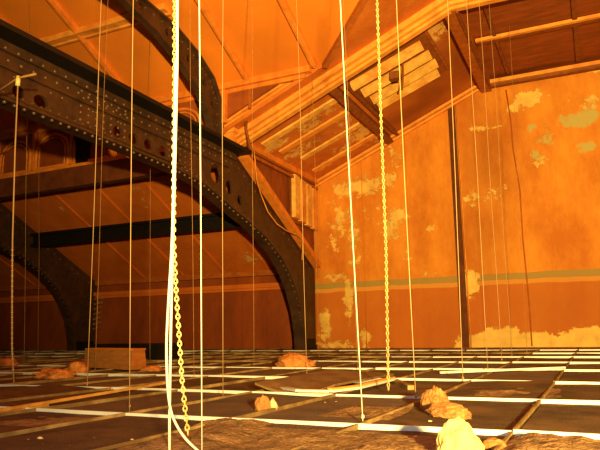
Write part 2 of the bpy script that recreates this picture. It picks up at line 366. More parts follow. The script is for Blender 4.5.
# rake cornice and flat cornice on the end wall
mb = MB(); mb.bar(rk(-14.8, -.12, 33.8), rk(-4.4, -.12, 33.8), .4, .14); mb.bar(rk(-14.8, -.3, 33.9), rk(-4.4, -.3, 33.9), .2, .12)
mb.bar((-4.4, 33.75, ZF-.3), (9, 33.75, ZF-.3), .5, .2); trim(mb, m_mould, 'golden cornice along the top of the end wall')
mb = MB(); mb.bar((-4.4, 33.6, ZF-.56), (9, 33.6, ZF-.56), .3, .12); trim(mb, m_brown)
mb = MB(); mb.bar(rk(-14.7, -.1, 34), (-14.75, 24.4, 9.25), .25, .3); trim(mb, m_batten)
mb = MB(); mb.bar((-14.75, 34, 8.85), (-14.75, 25.2, 8.85), .1, .15); trim(mb, m_dbatten)
# purlins of the bay along the depth
mb = MB(); mb.bar((-10.05, 33.9, rake(-10.05)-.2), (-10.05, 24.6, rake(-10.05)-.2), .4, .35, (-RS, 0, 1)); mb.bar((-9.55, 33.9, rake(-9.55)-.12), (-9.55, 24.6, rake(-9.55)-.12), .18, .2, (-RS, 0, 1)); trim(mb, m_brown, 'dark purlin crossing the sloping bay soffit')
mb = MB(); mb.bar((-4.45, 34, ZF-.35), (-4.45, 24.3, ZF-.35), .55, .7); trim(mb, m_dbatten, 'brown edge beam between sloping soffit and flat ceiling')
mb = MB(); mb.bar((-4.15, 33.4, ZF-.72), (-4.15, 24.4, ZF-.72), .1, .1); trim(mb, m_brown)
# flat ceiling beams
mb = MB(); mb.bar((-4.1, 28.7, ZF-.12), (9, 28.7, ZF-.12), .2, .15); trim(mb, m_mould)
mb = MB(); mb.bar((-4.1, 29.05, ZF-.08), (9, 29.05, ZF-.08), .3, .14); trim(mb, m_brown)
mb = MB(); mb.bar((-4.1, 25.3, ZF-.1), (9, 25.3, ZF-.1), .5, .2); trim(mb, m_dbatten)
for x, w_ in ((.25, .2), (-3.2, .14)):
    mb = MB(); mb.bar((x, 33.4, ZF-.06), (x, 24.5, ZF-.06), w_, .14); trim(mb, m_brown)
# vertical gap board and crack on the end wall
mb = MB(); mb.prism([[(-6.62, 33.93, 13.1), (-6.25, 33.93, 13.1), (-6.2, 33.93, -.9), (-6.62, 33.93, -.9)]], (0, .07, 0)); trim(mb, m_joint, 'dark vertical joint strip on the end wall')
mb = MB(); mb.tube([(-6.14, 33.9, 13.1), (-6.12, 33.9, 6), (-6.1, 33.9, -.9)], .035); trim(mb, m_mould)
mb = MB(); mb.tube([(*onY(px, py, 33.97)[:1], 33.97, onY(px, py, 33.97)[2]) for px, py in ((506, 90), (511, 122), (513, 148), (520, 190), (523, 240), (529, 300), (532, 346))], .035); trim(mb, m_dbatten, 'thin dark crack line down the end wall')
for x, zt in ((-9.2, 11.4), (-11.9, 10.2)):
    mb = MB(); mb.tube([(x, 33.99, zt), (x+.03, 33.99, 6), (x, 33.99, -.8)], .018); trim(mb, m_wall)
mb = MB(); mb.box(-15.05, 9, 33.85, 34, -.9, -.66); trim(mb, m_brown, 'dark skirting at the foot of the end wall')
mb = MB(); mb.box(-64, -15.05, 33.85, 34, -.9, -.62); trim(mb, m_brown)

# ------------------------------------------------------------------ louvres and slats
def louvre_soffit():
    base = (-7.6, 28.2, rake(-7.6)); t = thing('wooden_louvre', base, 'sloping louvre of pale bare slats set in the broken soffit', 'louvre')
    for xa, ya, xb, yb in ((-9.45, 25.95, -6.1, 26.2), (-9.3, 27.1, -6.0, 27.4), (-9.22, 28.25, -5.95, 28.5), (-9.2, 29.2, -6.1, 29.45)):
        mb = MB(); mb.bar((xa, ya, rake(xa)-.2), (xb, yb, rake(xb)-.2), .5, .14, (-RS, .45, 1)); mb.build('slat', m_lath, t)
    mb = MB(); mb.bar((-9.5, 25.5, rake(-9.5)-.1), (-9.3, 30.0, rake(-9.3)-.1), .16, .2); mb.build('frame', m_brown, t)
    mb = MB(); mb.bar((-5.75, 25.5, rake(-5.75)-.06), (-5.7, 30.0, rake(-5.7)-.06), .12, .12); mb.build('frame', m_dbatten, t)
    mb = MB(); mb.prism([[(-9.4, 25.5, rake(-9.4)-.02), (-5.7, 25.5, rake(-5.7)-.02), (-5.7, 30.0, rake(-5.7)-.02), (-9.4, 30.0, rake(-9.4)-.02)]], (0, 0, -.03)); mb.build('backing', m_brown, t)
louvre_soffit()
def louvre_cheek():
    base = (X0+.1, 32.3, 6.2); t = thing('wooden_louvre', base, 'upright louvre of four orange boards on the cheek wall above the truss leg', 'louvre')
    for k in range(4):
        y = 30.95+.83*k
        mb = MB(); mb.prism([[(X0+.08, y-.36, 9.0-.09*k), (X0+.30, y-.30, 9.0-.09*k), (X0+.30, y+.30, 8.95-.09*k), (X0+.08, y+.36, 8.95-.09*k)]], (0, 0, -2.45)); mb.build('slat', m_lath if k % 2 == 0 else m_mould, t)
    mb = MB(); mb.box(X0, X0+.06, 30.5, 34, 6.3, 9.2); mb.build('backing', m_brown, t)
louvre_cheek()
for k, (xa, xb, y, m, lab) in enumerate(((-14.3, -10.4, 26.3, m_lath, 'bare lath on the broken soffit nearest the raking beam'), (-14.2, -10.4, 28.0, m_mould, 'bare lath second from the raking beam on the broken soffit'), (-13.9, -10.5, 30.0, m_lath, 'bare lath in the middle of the broken soffit'), (-14.2, -10.4, 32.2, m_mould, 'bare lath on the soffit nearest the end wall'))):
    mb = MB(); mb.bar((xa, y, rake(xa)-.08), (xb, y+.1, rake(xb)-.08), .42, .1, (-RS, 0, 1)); tag(mb.build('wooden_lath', m, base=((xa+xb)/2, y, rake((xa+xb)/2)-.1)), lab, 'lath', 'laths on the bay soffit')

# ------------------------------------------------------------------ iron trusses
TOP = [(2, 8.6), (24.6, 8.6), (33.8, 3.95), (33.8, -.705)]
INN = [(31.75, -.705), (31.6, 0.2), (31.25, 1.4), (30.6, 2.5), (29.85, 3.35), (28.7, 4.2), (27.3, 4.9), (25.8, 5.4), (24.2, 5.8), (21.8, 6.48), (19.66, 6.70), (16.2, 6.76), (2, 6.76)]
RIB_O = [(23.25, 8.72), (23.2, 10.8), (22.6, 11.65), (21.3, 12.35), (19.6, 12.85), (17.5, 13.0), (15, 13.1), (11, 13.2), (4, 13.3)]
RIB_I = [(22.55, 8.72), (22.35, 9.6), (21.6, 10.6), (20.2, 11.4), (18.6, 12.0), (16.6, 12.4), (14.5, 12.55), (11, 12.65), (4, 12.75)]
def ell(cy, cz, ry, rz, n=14): return [(cy+ry*math.cos(2*math.pi*i/n), cz+rz*math.sin(2*math.pi*i/n)) for i in range(n)]
def truss(X, label, detail=True):
    t = thing('iron_truss', (X, 33.0, -.705), label, 'truss', 'riveted iron roof trusses')
    L3 = lambda l, dx=0: [(X+dx, y, z) for y, z in l]
    holes = []
    if detail:
        holes = [ell(13.15, 7.25, .28, .2), ell(12.3, 7.25, .22, .2), ell(16.6, 7.3, .27, .21), ell(17.45, 7.3, .27, .21), ell(18.3, 7.3, .27, .21), ell(19.2, 7.28, .27, .21), ell(20.1, 7.25, .25, .2), ell(23.0, 7.28, .42, .42), ell(24.15, 6.88, .3, .33), ell(25.1, 6.45, .22, .24)]
    mb = MB(); mb.prism([L3(TOP+INN)]+[L3(h) for h in holes], (-.12, 0, 0)); mb.build('web_plate', m_iron, t)
    mb = MB(); mb.box(X-.75, X+.8, 2, 24.9, 8.56, 8.72); mb.build('top_flange', m_black, t)  # black colour paints in the shade on the flange underside
    mb = MB(); mb.bar((X+.06, 2, 8.42), (X+.06, 24.6, 8.42), .12, .3); mb.bar((X+.05, 2, 7.82), (X+.05, 24.0, 7.82), .1, .08); mb.bar((X+.05, 2, 6.98), (X+.05, 20.5, 6.98), .1, .07); mb.build('angle_iron', m_iron, t)
    mb = MB(); pts = INN
    for a, b in zip(pts[:-1], pts[1:]):
        mb.bar((X+.0, a[0], a[1]), (X+.0, b[0], b[1]), .7, .1, (0, .3, 1) if abs(a[1]-b[1]) < abs(a[0]-b[0]) else (0, -1, 0))
    mb.build('bottom_flange', m_iron, t)
    # upper arched rib
    mb = MB()
    loop = RIB_O+RIB_I[::-1]
    rh = [ell(22.85, 9.6, .13, .25), ell(22.7, 10.4, .15, .18), ell(22.0, 11.2, .16, .16), ell(20.8, 11.85, .16, .16), ell(19.3, 12.38, .16, .16), ell(17.6, 12.66, .15, .15)] if detail else []
    mb.prism([L3(loop)]+[L3(h) for h in rh], (-.12, 0, 0))
    for ln in (RIB_O, RIB_I):
        for a, b in zip(ln[:-1], ln[1:]): mb.bar((X-.02, a[0], a[1]), (X-.02, b[0], b[1]), .34, .08, (0, .4, 1))
    mb.build('arched_rib', m_iron, t)
    # foot casting
    mb = MB(); mb.box(X-.4, X+.06, 31.7, 33.8, -.705, -.45); mb.box(X-.3, X+.04, 31.8, 33.7, -.45, -.1); mb.build('foot_block', m_black, t)
    # rivets (counted as surface pattern of the plates)
    mb = MB(); n = 0
    y = 8.0
    while y < 24.4:
        mb.dome((X+.12, y, 8.36), .06, (1, 0, 0)); mb.dome((X+.0, y+.22, 8.08), .06, (1, 0, 0))
        if detail: mb.dome((X+.0, y, 7.66), .05, (1, 0, 0)) if int(y*2) % 3 == 0 else None
        y += .46
    if detail:
        for (ya, yb) in ((14.8, 17.2), (19.6, 21.4)):
            y = ya
            while y < yb:
                for z in (8.2, 7.98, 7.68, 7.45, 7.2, 7.0): mb.dome((X+.0, y+(.1 if int(z*10) % 2 else 0), z), .055, (1, 0, 0))
                y += .36
        # rivets hanging along the lower flange
        for a, b in zip(INN[:-1], INN[1:]):
            k = max(1, int(math.hypot(a[0]-b[0], a[1]-b[1])/.34))
            for i in range(k):
                f = i/k; yy, zz = a[0]+(b[0]-a[0])*f, a[1]+(b[1]-a[1])*f
                if zz < 1: continue
                mb.dome((X+.2, yy, zz-.06), .065, (0.3, -.2, -1), 1.0); mb.dome((X, yy+.1, zz+.3), .055, (1, 0, 0))
        for i in range(16):
            f = i/15; mb.dome((X, 25+f*8, 8.25-f*4.1-.25), .06, (1, 0, 0))
        for a, b in zip(RIB_O[:-1], RIB_O[1:]):
            for i in range(4):
                f = i/4; mb.dome((X, a[0]+(b[0]-a[0])*f-.15, a[1]+(b[1]-a[1])*f-.2), .05, (1, 0, 0))
    r = mb.build('rivets', m_rivet, t); r['kind'] = 'stuff'
    return t
truss(X0, 'dark riveted iron truss with pierced girder, nearest, ending at the end wall')
truss(-31.74, 'shadowed iron truss further left whose curved leg comes down behind the wooden box')
mb = MB(); mb.bar((X0+.3, 33.55, 4.12), (X0+.3, 24.9, 8.55), .45, .3); tag(mb.build('timber_rafter', m_batten, base=(X0+.25, 33.6, 4.0)), 'orange timber rafter lying along the sloping top of the iron truss leg', 'rafter')
mb = MB(); mb.box(X0+.02, X0+.55, 23.6, 24.6, 8.75, 9.3); mb.box(X0+.02, X0+.65, 23.5, 24.2, 9.3, 9.5); tag(mb.build('timber_block', m_mould, base=(X0+.2, 24.4, 8.7)), 'stubby orange timber block where truss knee meets the raking beam', 'block')
# purlin
for xa, xb, lab in ((-31.7, X0-.14, 'long black iron purlin under the roof slope between the two trusses'), (-64, -31.9, 'black iron purlin at the left edge, left of the shadowed truss')):
    mb = MB(); mb.box(xa, xb, 27.8, 28.3, 5.75, 5.95); mb.box(xa, xb, 27.98, 28.12, 5.95, 6.45); mb.box(xa, xb, 27.75, 28.35, 6.45, 6.6); tag(mb.build('iron_purlin', m_black, base=(xb-.1, 28, 5.8)), lab, 'purlin', 'iron purlins under the lower roof slope')
mb = MB(); mb.box(-23.3, -22.8, 22.9, 23.39, 8.86, 11.0); mb.prism([[(-23.25, 22.9, 11.0), (-22.85, 22.9, 11.0), (-22.85, 22.4, 11.0), (-23.25, 22.4, 11.0)]], (0, .4, -1.2)); tag(mb.build('iron_bracket', m_black, base=(-23, 23.2, 8.86)), 'dark upright bracket on the arcaded band seen under the girder', 'bracket')
# small stacked slats by truss 2 foot
t = thing('slatted_rack', (-30.9, 33.4, .4), 'small ladder of pale slats beside the shadowed left truss foot', 'rack')
for k in range(7):
    mb = MB(); mb.bar((-31.35, 33.2, .7+.34*k), (-30.75+.1*(k > 3), 33.2, .8+.34*k), .1, .12); mb.build('slat', m_teed, t)
mb = MB(); mb.bar((-31.3, 33.3, -.6), (-31.3, 33.3, 3.1), .1, .1); mb.bar((-30.85, 33.3, -.6), (-30.85, 33.3, 3.1), .06, .06); mb.build('upright', m_iron, t)

# ------------------------------------------------------------------ hung ceiling: tees and tiles
ORD = ['first', 'second', 'third', 'fourth', 'fifth', 'sixth', 'seventh', 'eighth', 'ninth', 'tenth', 'eleventh', 'twelfth', 'thirteenth', 'fourteenth', 'fifteenth', 'sixteenth', 'seventeenth', 'eighteenth', 'nineteenth', 'twentieth']
def od(i):
    if i < 20: return ORD[i]
    return {20: 'twenty-first', 21: 'twenty-second', 22: 'twenty-third', 23: 'twenty-fourth', 24: 'twenty-fifth', 25: 'twenty-sixth', 26: 'twenty-seventh', 27: 'twenty-eighth', 28: 'twenty-ninth', 29: 'thirtieth', 30: 'thirty-first', 31: 'thirty-second', 32: 'thirty-third'}.get(i, 'last')
ROWS = [3.4, 6.85, 10.25, 13.8, 17.3, 20.8, 24.2, 27.6, 31.0, 33.9]
CW = 1.645; CX0 = -0.88
def colx(k): return CX0+CW*k
TH = .03                                                     # stem height above tile
def vis(p):
    x, y, d = proj(p); return d > 0 and -8 < x < 608 and y < 470
# cross bars (white, run left-right)
for ri, y in enumerate(ROWS[:-1]):
    pxs = [k for k in range(-40, 6) if vis((colx(k)+CW/2, y, zf(y)))]
    if not pxs: continue
    ks = list(range(pxs[0]-1, pxs[-1]+2)); segs = []
    k = ks[0]
    cuts = {1: [-5, -3, -1, 0], 2: [-6, -3, -1, 0]}.get(ri)
    while k <= ks[-1]:
        n = 3 if ri < 4 else 5
        segs.append((k, min(k+n, ks[-1]+1))); k += n
    for si, (ka, kb) in enumerate(segs):
        rnd = random.Random(ri*50+si)
        za, zb = rnd.uniform(-.012, .014), rnd.uniform(-.012, .014)
        z = zf(y); ya, yb = y+rnd.uniform(-.03, .03), y+rnd.uniform(-.03, .03)
        xa, xb = colx(ka)+.012, colx(kb)-.012
        mb = MB(); mb.bar((xa, ya, z+TH/2+za), (xb, yb, z+TH/2+zb), .03, TH); mb.bar((xa, ya, z-.07+za), (xb, yb, z-.07+zb), .07, .012); mb.bar((xa, ya, z+TH+za), (xb, yb, z+TH+zb), .036, .02)
        mb.bar((xa, ya, z-.03+za), (xb, yb, z-.03+zb), .012, .07)
        dusty = (ri >= 4 and rnd.random() < .42) or (ri == 3 and rnd.random() < .2)
        o = mb.build('grid_tee', m_teed if dusty else m_tee, base=((xa+xb)/2, y, z))
        where = 'nearest row in view' if ri == 0 else '%s row back' % ORD[ri]
        tag(o, '%s grid bar lying left to right, %s, %s from the left' % ('dust-dulled' if dusty else 'white', where, ORD[si]), 'grid bar', 'cross bars of the hung ceiling')
# long bars (dusty, run away towards the wall)
vk = [k for k in range(-26, 5)]
for i, k in enumerate(vk):
    x = colx(k); mb = MB()
    for a, b in zip(ROWS[:-1], ROWS[1:]):
        mb.bar((x, a+.03, zf(a)+.01), (x, b-.03, zf(b)+.01), .022, .04); mb.bar((x, a+.03, zf(a)-.075), (x, b-.03, zf(b)-.075), .07, .012); mb.bar((x, a+.03, zf(a)+.03), (x, b-.03, zf(b)+.03), .03, .016)
        mb.bar((x, a+.03, zf(a)-.03), (x, b-.03, zf(b)-.03), .012, .08)
    o = mb.build('grid_runner', m_teed, base=(x, 17, zf(17)))
    tag(o, 'dusty grid runner going straight away to the end wall, %s from the left' % od(i), 'grid bar', 'dusty runners of the hung ceiling')
# tiles
def tile_mesh(x0, x1, y0, y1, z00, z10, z11, z01, n=6, curl=None):
    vs = []; fs = []
    for i in range(n+1):
        for j in range(n+1):
            u, v = i/n, j/n
            z = (1-u)*(1-v)*z00+u*(1-v)*z10+u*v*z11+(1-u)*v*z01
            z += .012*(noise.noise(Vector((x0*3+u*3, y0*3+v*4, 0))))
            if curl: z += curl(u, v)
            vs.append((x0+(x1-x0)*u, y0+(y1-y0)*v, z))
    m = (n+1)**2; vs += [(a, b, c-.04) for a, b, c in vs]
    g = lambda i, j: i*(n+1)+j
    for i in range(n):
        for j in range(n):
            q = (g(i, j), g(i+1, j), g(i+1, j+1), g(i, j+1)); fs.append(q); fs.append(tuple(a+m for a in q[::-1]))
    for i in range(n):
        for a, b in ((g(i, 0), g(i+1, 0)), (g(i+1, n), g(i, n)), (g(0, i+1), g(0, i)), (g(n, i), g(n, i+1))): fs.append((a, a+m, b+m, b))
    return vs, fs
SPECIAL = {(2, -3): 'curl'}
for ri in range(len(ROWS)-1):
    ya, yb = ROWS[ri]+.04, ROWS[ri+1]-.04; n = 0
    ks = [k for k in range(-27, 3) if any(vis((colx(k)+CW*u, ya+(yb-ya)*v, zf(ya+(yb-ya)*v))) for u in (0, .5, 1) for v in (0, .5, 1))]
    ks = [k for k in range(ks[0], max(ks[-1], 2)+2)]
    for k in ks:
        rnd = random.Random(ri*100+k)
        x0, x1 = colx(k)+.03, colx(k+1)-.03
        z0, z1 = zf(ROWS[ri])-.006, zf(ROWS[ri+1])-.006
        tz = [max(-.02, rnd.gauss(0, .012)) for _ in range(4)]
        if ri >= 1 and rnd.random() < .14: q = rnd.randrange(4); tz[q] += rnd.uniform(.04, .12)
        brown = rnd.random() < .45 or ri == 0 and k > -4
        if k >= -1 and ri in (1, 2): brown = True
        curl = None; mm = m_tile2 if brown else m_tile; extra = 'brown dusty ceiling' if brown else 'grey dusty ceiling'
        if SPECIAL.get((ri, k)) == 'curl':
            curl = lambda u, v: .15*max(0, (2*abs(u-.5)))**2*(1-v)+.10*v+.05
            mm = m_tile3; extra = 'warped brown curled-up ceiling'
        vs, fs = tile_mesh(x0, x1, ya, yb, z0+tz[0], z0+tz[1], z1+tz[2], z1+tz[3], 6 if ri < 4 else 2, curl)
        mb = MB(); mb.add(vs, fs)
        o = mb.build('acoustic_tile', mm, base=((x0+x1)/2, (ya+yb)/2, min(v[2] for v in vs)))
        where = 'nearest row in view' if ri == 0 else '%s row back' % ORD[ri]
        tag(o, '%s tile in the %s, %s from the left' % (extra, where, od(n)), 'ceiling tile', 'tiles of the hung ceiling'); n += 1

# ------------------------------------------------------------------ wires, chains, cable
def topz(x, y):
    if y < RY: return zc(RY)
    if x > X0: return min(rake(x), ZF) if y > YB else min(zc(y), max(rake(x), zc(y)) if x < -4.34 else ZF) if zc(y) < ZF or x < -4.34 else max(zc(y), ZF)
    return zl(y) if y > YB else zc(y)
def wire(top, bot, wpx, m, label, floor_y=None, name='hanger_wire', group='hanger wires of the ceiling grid', hook=True):
    """straight hanger from ceiling to grid; top/bot are where it shows in the photo"""
    b = onfloor(*bot) if floor_y is None else onY(*bot, floor_y)
    t = onY(*top, b[1])
    d = (t-b)/(t[2]-b[2]); zt = topz(t[0], t[1]); tt = b+d*(zt-b[2])
    if floor_y is not None: b = b+d*(zf(b[1])+.05-b[2])
    r = wpx*.46*math.hypot(b[0], b[1])/F/2
    mb = MB(); ph = random.random()*6; amp = .01+.004*random.random()*b[1]*.2; pts = []
    for i in range(13):
        f = i/12; p = b+(tt-b)*f; w = math.sin(math.pi*f)*amp
        pts.append((p[0]+w*math.sin(ph+f*9), p[1]+w*math.cos(ph+f*7), p[2]))
    mb.tube(pts, r, 6)
    if hook: mb.tube([(b[0]+r*2.4*math.cos(a), b[1], b[2]+.07+r*4*a/12+r*2.4*math.sin(a)) for a in [i*.7 for i in range(14)]], r*.8, 5)
    o = mb.build(name, m, base=tuple(b))
    return tag(o, label, 'wire', group)
wire((200, 0), (202, 470), 2.6, m_wirew, 'thick bright white wire just right of the bright chain, running off the bottom edge')
wire((340, 0), (363, 424), 2.4, m_wirew, 'thick bright white wire leaning down the middle to a front grid crossing')
wire((133, 0), (129.5, 412), 1.7, m_wire, 'pale wire coming straight down to the front left grid crossing')
wire((102, 0), (87, 388), 1.5, m_wire, 'pale wire leaning left, ending in front of the wooden box')
wire((107, 20), (95, 372), 0.9, m_rust, 'thin rusty wire ending against the left end of the wooden box')
wire((190, 0), (194, 377), 0.9, m_rust, 'thin dull wire between bright chain and thick white wire')
wire((223, 0), (223, 397), 1.3, m_wire, 'pale wire in front of the truss knee, right of the thick white wire')
wire((252, 40), (254, 367), 1.0, m_rust, 'thin rusty wire crossing the truss leg under the arch')
wire((297, 30), (307, 377), 1.1, m_wire, 'pale wire passing the upright cheek louvre, right of the truss leg')
wire((396, 0), (416, 402), 2.0, m_wire, 'pale wire in front of the soffit louvre, right of the beaded chain')
wire((448, 0), (463, 382), 1.6, m_wire, 'pale wire close along the dark vertical wall joint')
wire((467, 0), (488, 372), 1.1, m_wire, 'thin wire right of the dark wall joint, first on the end wall')
wire((479, 0), (502, 362), 1.0, m_wire, 'thin wire, second to the right of the dark wall joint')
wire((489, 0), (512, 357), .8, m_wire, 'very thin wire, third to the right of the dark wall joint')
wire((508, 0), (527, 353), .7, m_rust, 'faint dark wire beside the thin wall crack')
wire((346, 60), (358, 370), .9, m_wire, 'thin wire just left of the long leaning white wire')
wire((150, 40), (150, 362), .8, m_rust, 'faint wire above the right end of the wooden box')
wire((28, 60), (24, 366), .7, m_rust, 'faint wire near the left edge, in front of the left truss')
wire((40, 60), (38, 358), .7, m_rust, 'faint wire near the left edge, right of its faint twin')
wire((312, 60), (319, 358), .8, m_rust, 'faint wire at the left edge of the end wall')
# left wire with hook arm and beaded lower end
b = onfloor(14, 384); t = onY(18, 80, b[1])
mb = MB(); mb.tube([tuple(t), tuple(onY(15, 150, b[1])), tuple(onY(12.5, 240, b[1])), tuple(onY(12, 300, b[1])), tuple(onY(12, 350, b[1])), tuple(b)], .012*1.6)
for i in range(24):
    p = onY(12.4-.4*i/24+(1.4*max(0, i-18)/6), 250+5.2*i, b[1]); mb.dome(tuple(p), .035, (0, -1, 0), 1.0)
h = thing('hook_wire', tuple(b), 'pale wire with beaded lower end hanging from a hooked arm at left edge', 'wire')
mb.build('wire', m_wire, h)
mb = MB(); a0 = onY(36, 74, b[1]); a1 = onY(-6, 94, b[1]); mb.tube([tuple(a0), tuple(t+np.array([0, 0, .06])), tuple(a1)], .03, 6)
tt = np.array(t); mb.tube([tuple(a1), (a1[0]-2.4, a1[1], a1[2]+.2), (a1[0]-2.6, a1[1], 14.5)], .03); mb.build('arm', m_rust, h)
mb = MB(); mb.tube([tuple(t+np.array([0, 0, .1])), tuple(t-np.array([0, 0, .16]))], .06, 8); mb.build('bright_knob', m_chain, h)
# curved loose wire on the truss leg
mb = MB(); mb.tube([tuple(onX(px, py, X0+.6)) for px, py in ((254, 150), (257, 180), (261, 195), (268, 212), (277, 224), (287, 231), (297, 235), (303, 240), (302, 260))], .03); tag(mb.build('loose_wire', m_mould, base=tuple(onX(257, 180, X0+.6))), 'thin loose wire drooping in a curve beside the sloping rafter', 'wire')
mb = MB(); mb.tube([tuple(onY(px, py, 23.7)) for px, py in ((246, 118), (246, 130), (249, 143), (252, 150))], .07); tag(mb.build('iron_hook', m_brown, base=tuple(onY(246, 118, 23.7))), 'short dark bent hook on the raking beam near the truss knee', 'hook')
mb = MB(); mb.tube([tuple(onY(px, py, 27.0)) for px, py in ((404, 42), (402, 52), (403, 75), (402, 90))], .05); mb.box(-7.75, -7.35, 26.6, 27.0, 11.75, 12.1); tag(mb.build('hanging_strap', m_brown, base=tuple(onY(404, 42, 27))), 'short dark strap hanging across the soffit louvre', 'strap')

def chain(pxs, y, pitch, rl, rw, m, label, name='hanging_chain', wr=.012):
    P = [onY(px, py, y) for px, py in pxs]
    # resample
    seg = [np.linalg.norm(P[i+1]-P[i]) for i in range(len(P)-1)]; tot = sum(seg); n = int(tot/pitch); out = []
    for i in range(n+1):
        s = i*pitch; j = 0
        while j < len(seg)-1 and s > seg[j]: s -= seg[j]; j += 1
        out.append(P[j]+(P[j+1]-P[j])*(s/seg[j]))
    mb = MB()
    for i in range(n):
        a, b = Vector(out[i]), Vector(out[i+1]); d = (b-a).normalized(); c = (a+b)/2
        u = d.cross(Vector((0.4, 1, 0)).normalized()).normalized(); w = d.cross(u)
        ang = (i % 2)*math.pi/2+.5; s = u*math.cos(ang)+w*math.sin(ang)
        mb.tube([c+d*(rl*math.cos(q))+s*(rw*math.sin(q)) for q in [2*math.pi*k/12 for k in range(12)]], wr, 6, True)
    o = mb.build(name, m, base=tuple(P[-1]))
    return tag(o, label, 'chain')
chain([(174, -260), (174.5, 0), (174, 130), (173.5, 240), (176, 290), (179, 335), (182, 380), (188, 436)], 5.35, .046, .031, .0185, m_chain, 'bright brassy link chain hanging down beside the white cable', wr=.0082)
tp = onY(372, -80, 10.6)
chain([(372, -70), (377, 0), (381, 120), (386, 250), (388.5, 394)], 10.6, .062, .036, .021, m_chaind, 'slim beaded-looking chain hanging in the middle before the end wall', wr=.0105)
# white cable with loop
Yc = 4.75
cb_ = thing('electric_cable', tuple(onY(169.5, 455, Yc)), 'bright white cable hanging with the brassy chain and looping at the bottom', 'cable')
mb = MB(); mb.tube([tuple(onY(px, py, Yc+.02)) for px, py in ((178, -300), (177.5, 0), (177, 70), (175.5, 140), (174, 200), (172.5, 260), (171, 320), (170, 380), (169.5, 420), (169.5, 470))], .0125, 8); mb.build('straight_strand', m_cable, cb_)
def bez(p, n=40):
    out = []; k = len(p)
    for i in range(n+1):
        s = i/n*(k-1); j = min(int(s), k-2); f = s-j
        p0, p1, p2, p3 = p[max(j-1, 0)], p[j], p[j+1], p[min(j+2, k-1)]
        out.append(tuple(.5*((2*p1[q])+(-p0[q]+p2[q])*f+(2*p0[q]-5*p1[q]+4*p2[q]-p3[q])*f*f+(-p0[q]+3*p1[q]-3*p2[q]+p3[q])*f**3) for q in (0, 1)))
    return out
mb = MB(); mb.tube([tuple(onY(px, py, Yc-.02)) for px, py in bez([(175.5, 60), (174, 160), (172, 240), (168.5, 300), (166.5, 345), (167.5, 385), (170.5, 409), (176, 424), (185, 438), (196, 449), (210, 462)])], .012, 8); mb.build('looping_strand', m_cable, cb_)

# ------------------------------------------------------------------ debris
def lump(name, c, r, m, label, cat, seed, rough=.35, sub=3, squash=1.0, flat_bottom=True, freq=1.6, ridged=False, rotz=0):
    bm = bmesh.new(); bmesh.ops.create_icosphere(bm, subdivisions=sub, radius=1.0)
    o3 = Vector((seed*3.7, seed*1.3, seed*2.1)); vs = []
    for v in bm.verts:
        p = v.co.copy(); a = 0; amp = 1; fr = freq
        for _ in range(4):
            nn = noise.noise(p*fr+o3); a += amp*((1-2*abs(nn))*.6 if ridged else nn); amp *= .55; fr *= 2.1
        p = p*(1+rough*a)
        x, y, z = p.x*r[0], p.y*r[1], p.z*r[2]
        if flat_bottom: z = max(z, -r[2]*.35)
        cz, sz = math.cos(rotz), math.sin(rotz)
        vs.append((c[0]+x*cz-y*sz, c[1]+x*sz+y*cz, c[2]+z+r[2]*.35))
    bm.verts.index_update()
    mb = MB(); mb.add(vs, [tuple(v.index for v in f.verts) for f in bm.faces], not ridged); bm.free()
    o = mb.build(name, m, base=tuple(c)); 
    if label: tag(o, label, cat)
    return o
def heap(name, poly_c, rx, ry, h, m, label, seed, rotz=0, n=34):
    vs = []; fs = []
    for i in range(n+1):
        for j in range(n+1):
            u, v = 2*i/n-1, 2*j/n-1; rr = math.sqrt(u*u+v*v)
            x, y = u*rx, v*ry; cz, sz = math.cos(rotz), math.sin(rotz); X, Y = poly_c[0]+x*cz-y*sz, poly_c[1]+x*sz+y*cz
            w = max(0, 1-max(abs(u), abs(v))**2.5)
            nn = noise.fractal(Vector((X*1.5+seed, Y*1.5, seed)), 1, 2, 4); n2 = noise.fractal(Vector((X*7, Y*7, seed)), 1, 2, 3)
            vs.append((X, Y, poly_c[2]+w*(h*(.65+.6*nn)+.018*n2)-.01))
    for i in range(n):
        for j in range(n): fs.append((i*(n+1)+j, (i+1)*(n+1)+j, (i+1)*(n+1)+j+1, i*(n+1)+j+1))
    mb = MB(); mb.add(vs, fs, False); o = mb.build(name, m, base=poly_c); tag(o, label, 'dirt', None, 'stuff'); return o
heap('dirt_heap', (-3.25, 5.55, zf(5)-.004), 1.1, 1.1, .11, m_dirt, 'low heap of granular brown dust on the nearest tiles, bottom centre', 3)
heap('dirt_heap', (-1.7, 5.75, zf(5)-.004), .62, .8, .07, m_dirt, 'low brown dust heap under the crumpled yellow paper', 9)
heap('dirt_heap', (-.3, 6.15, zf(5)-.004), .62, .62, .14, m_dirt, 'rounded brown dust heap in the bottom right corner', 5)
heap('dirt_heap', (-6.4, 6.0, zf(5)-.004), .7, .55, .03, m_dirt, 'thin spill of grit on the front left tile', 11)
heap('dirt_heap', (-2.9, 8.3, zf(5)-.004), .55, .8, .06, m_dirt, 'brown dust spill beside the brown crumpled paper', 13)
heap('dirt_heap', (-1.4, 11.8, zf(11)-.004), .9, 1.2, .06, m_dirt, 'reddish dust spill on the tiles right of centre', 17)
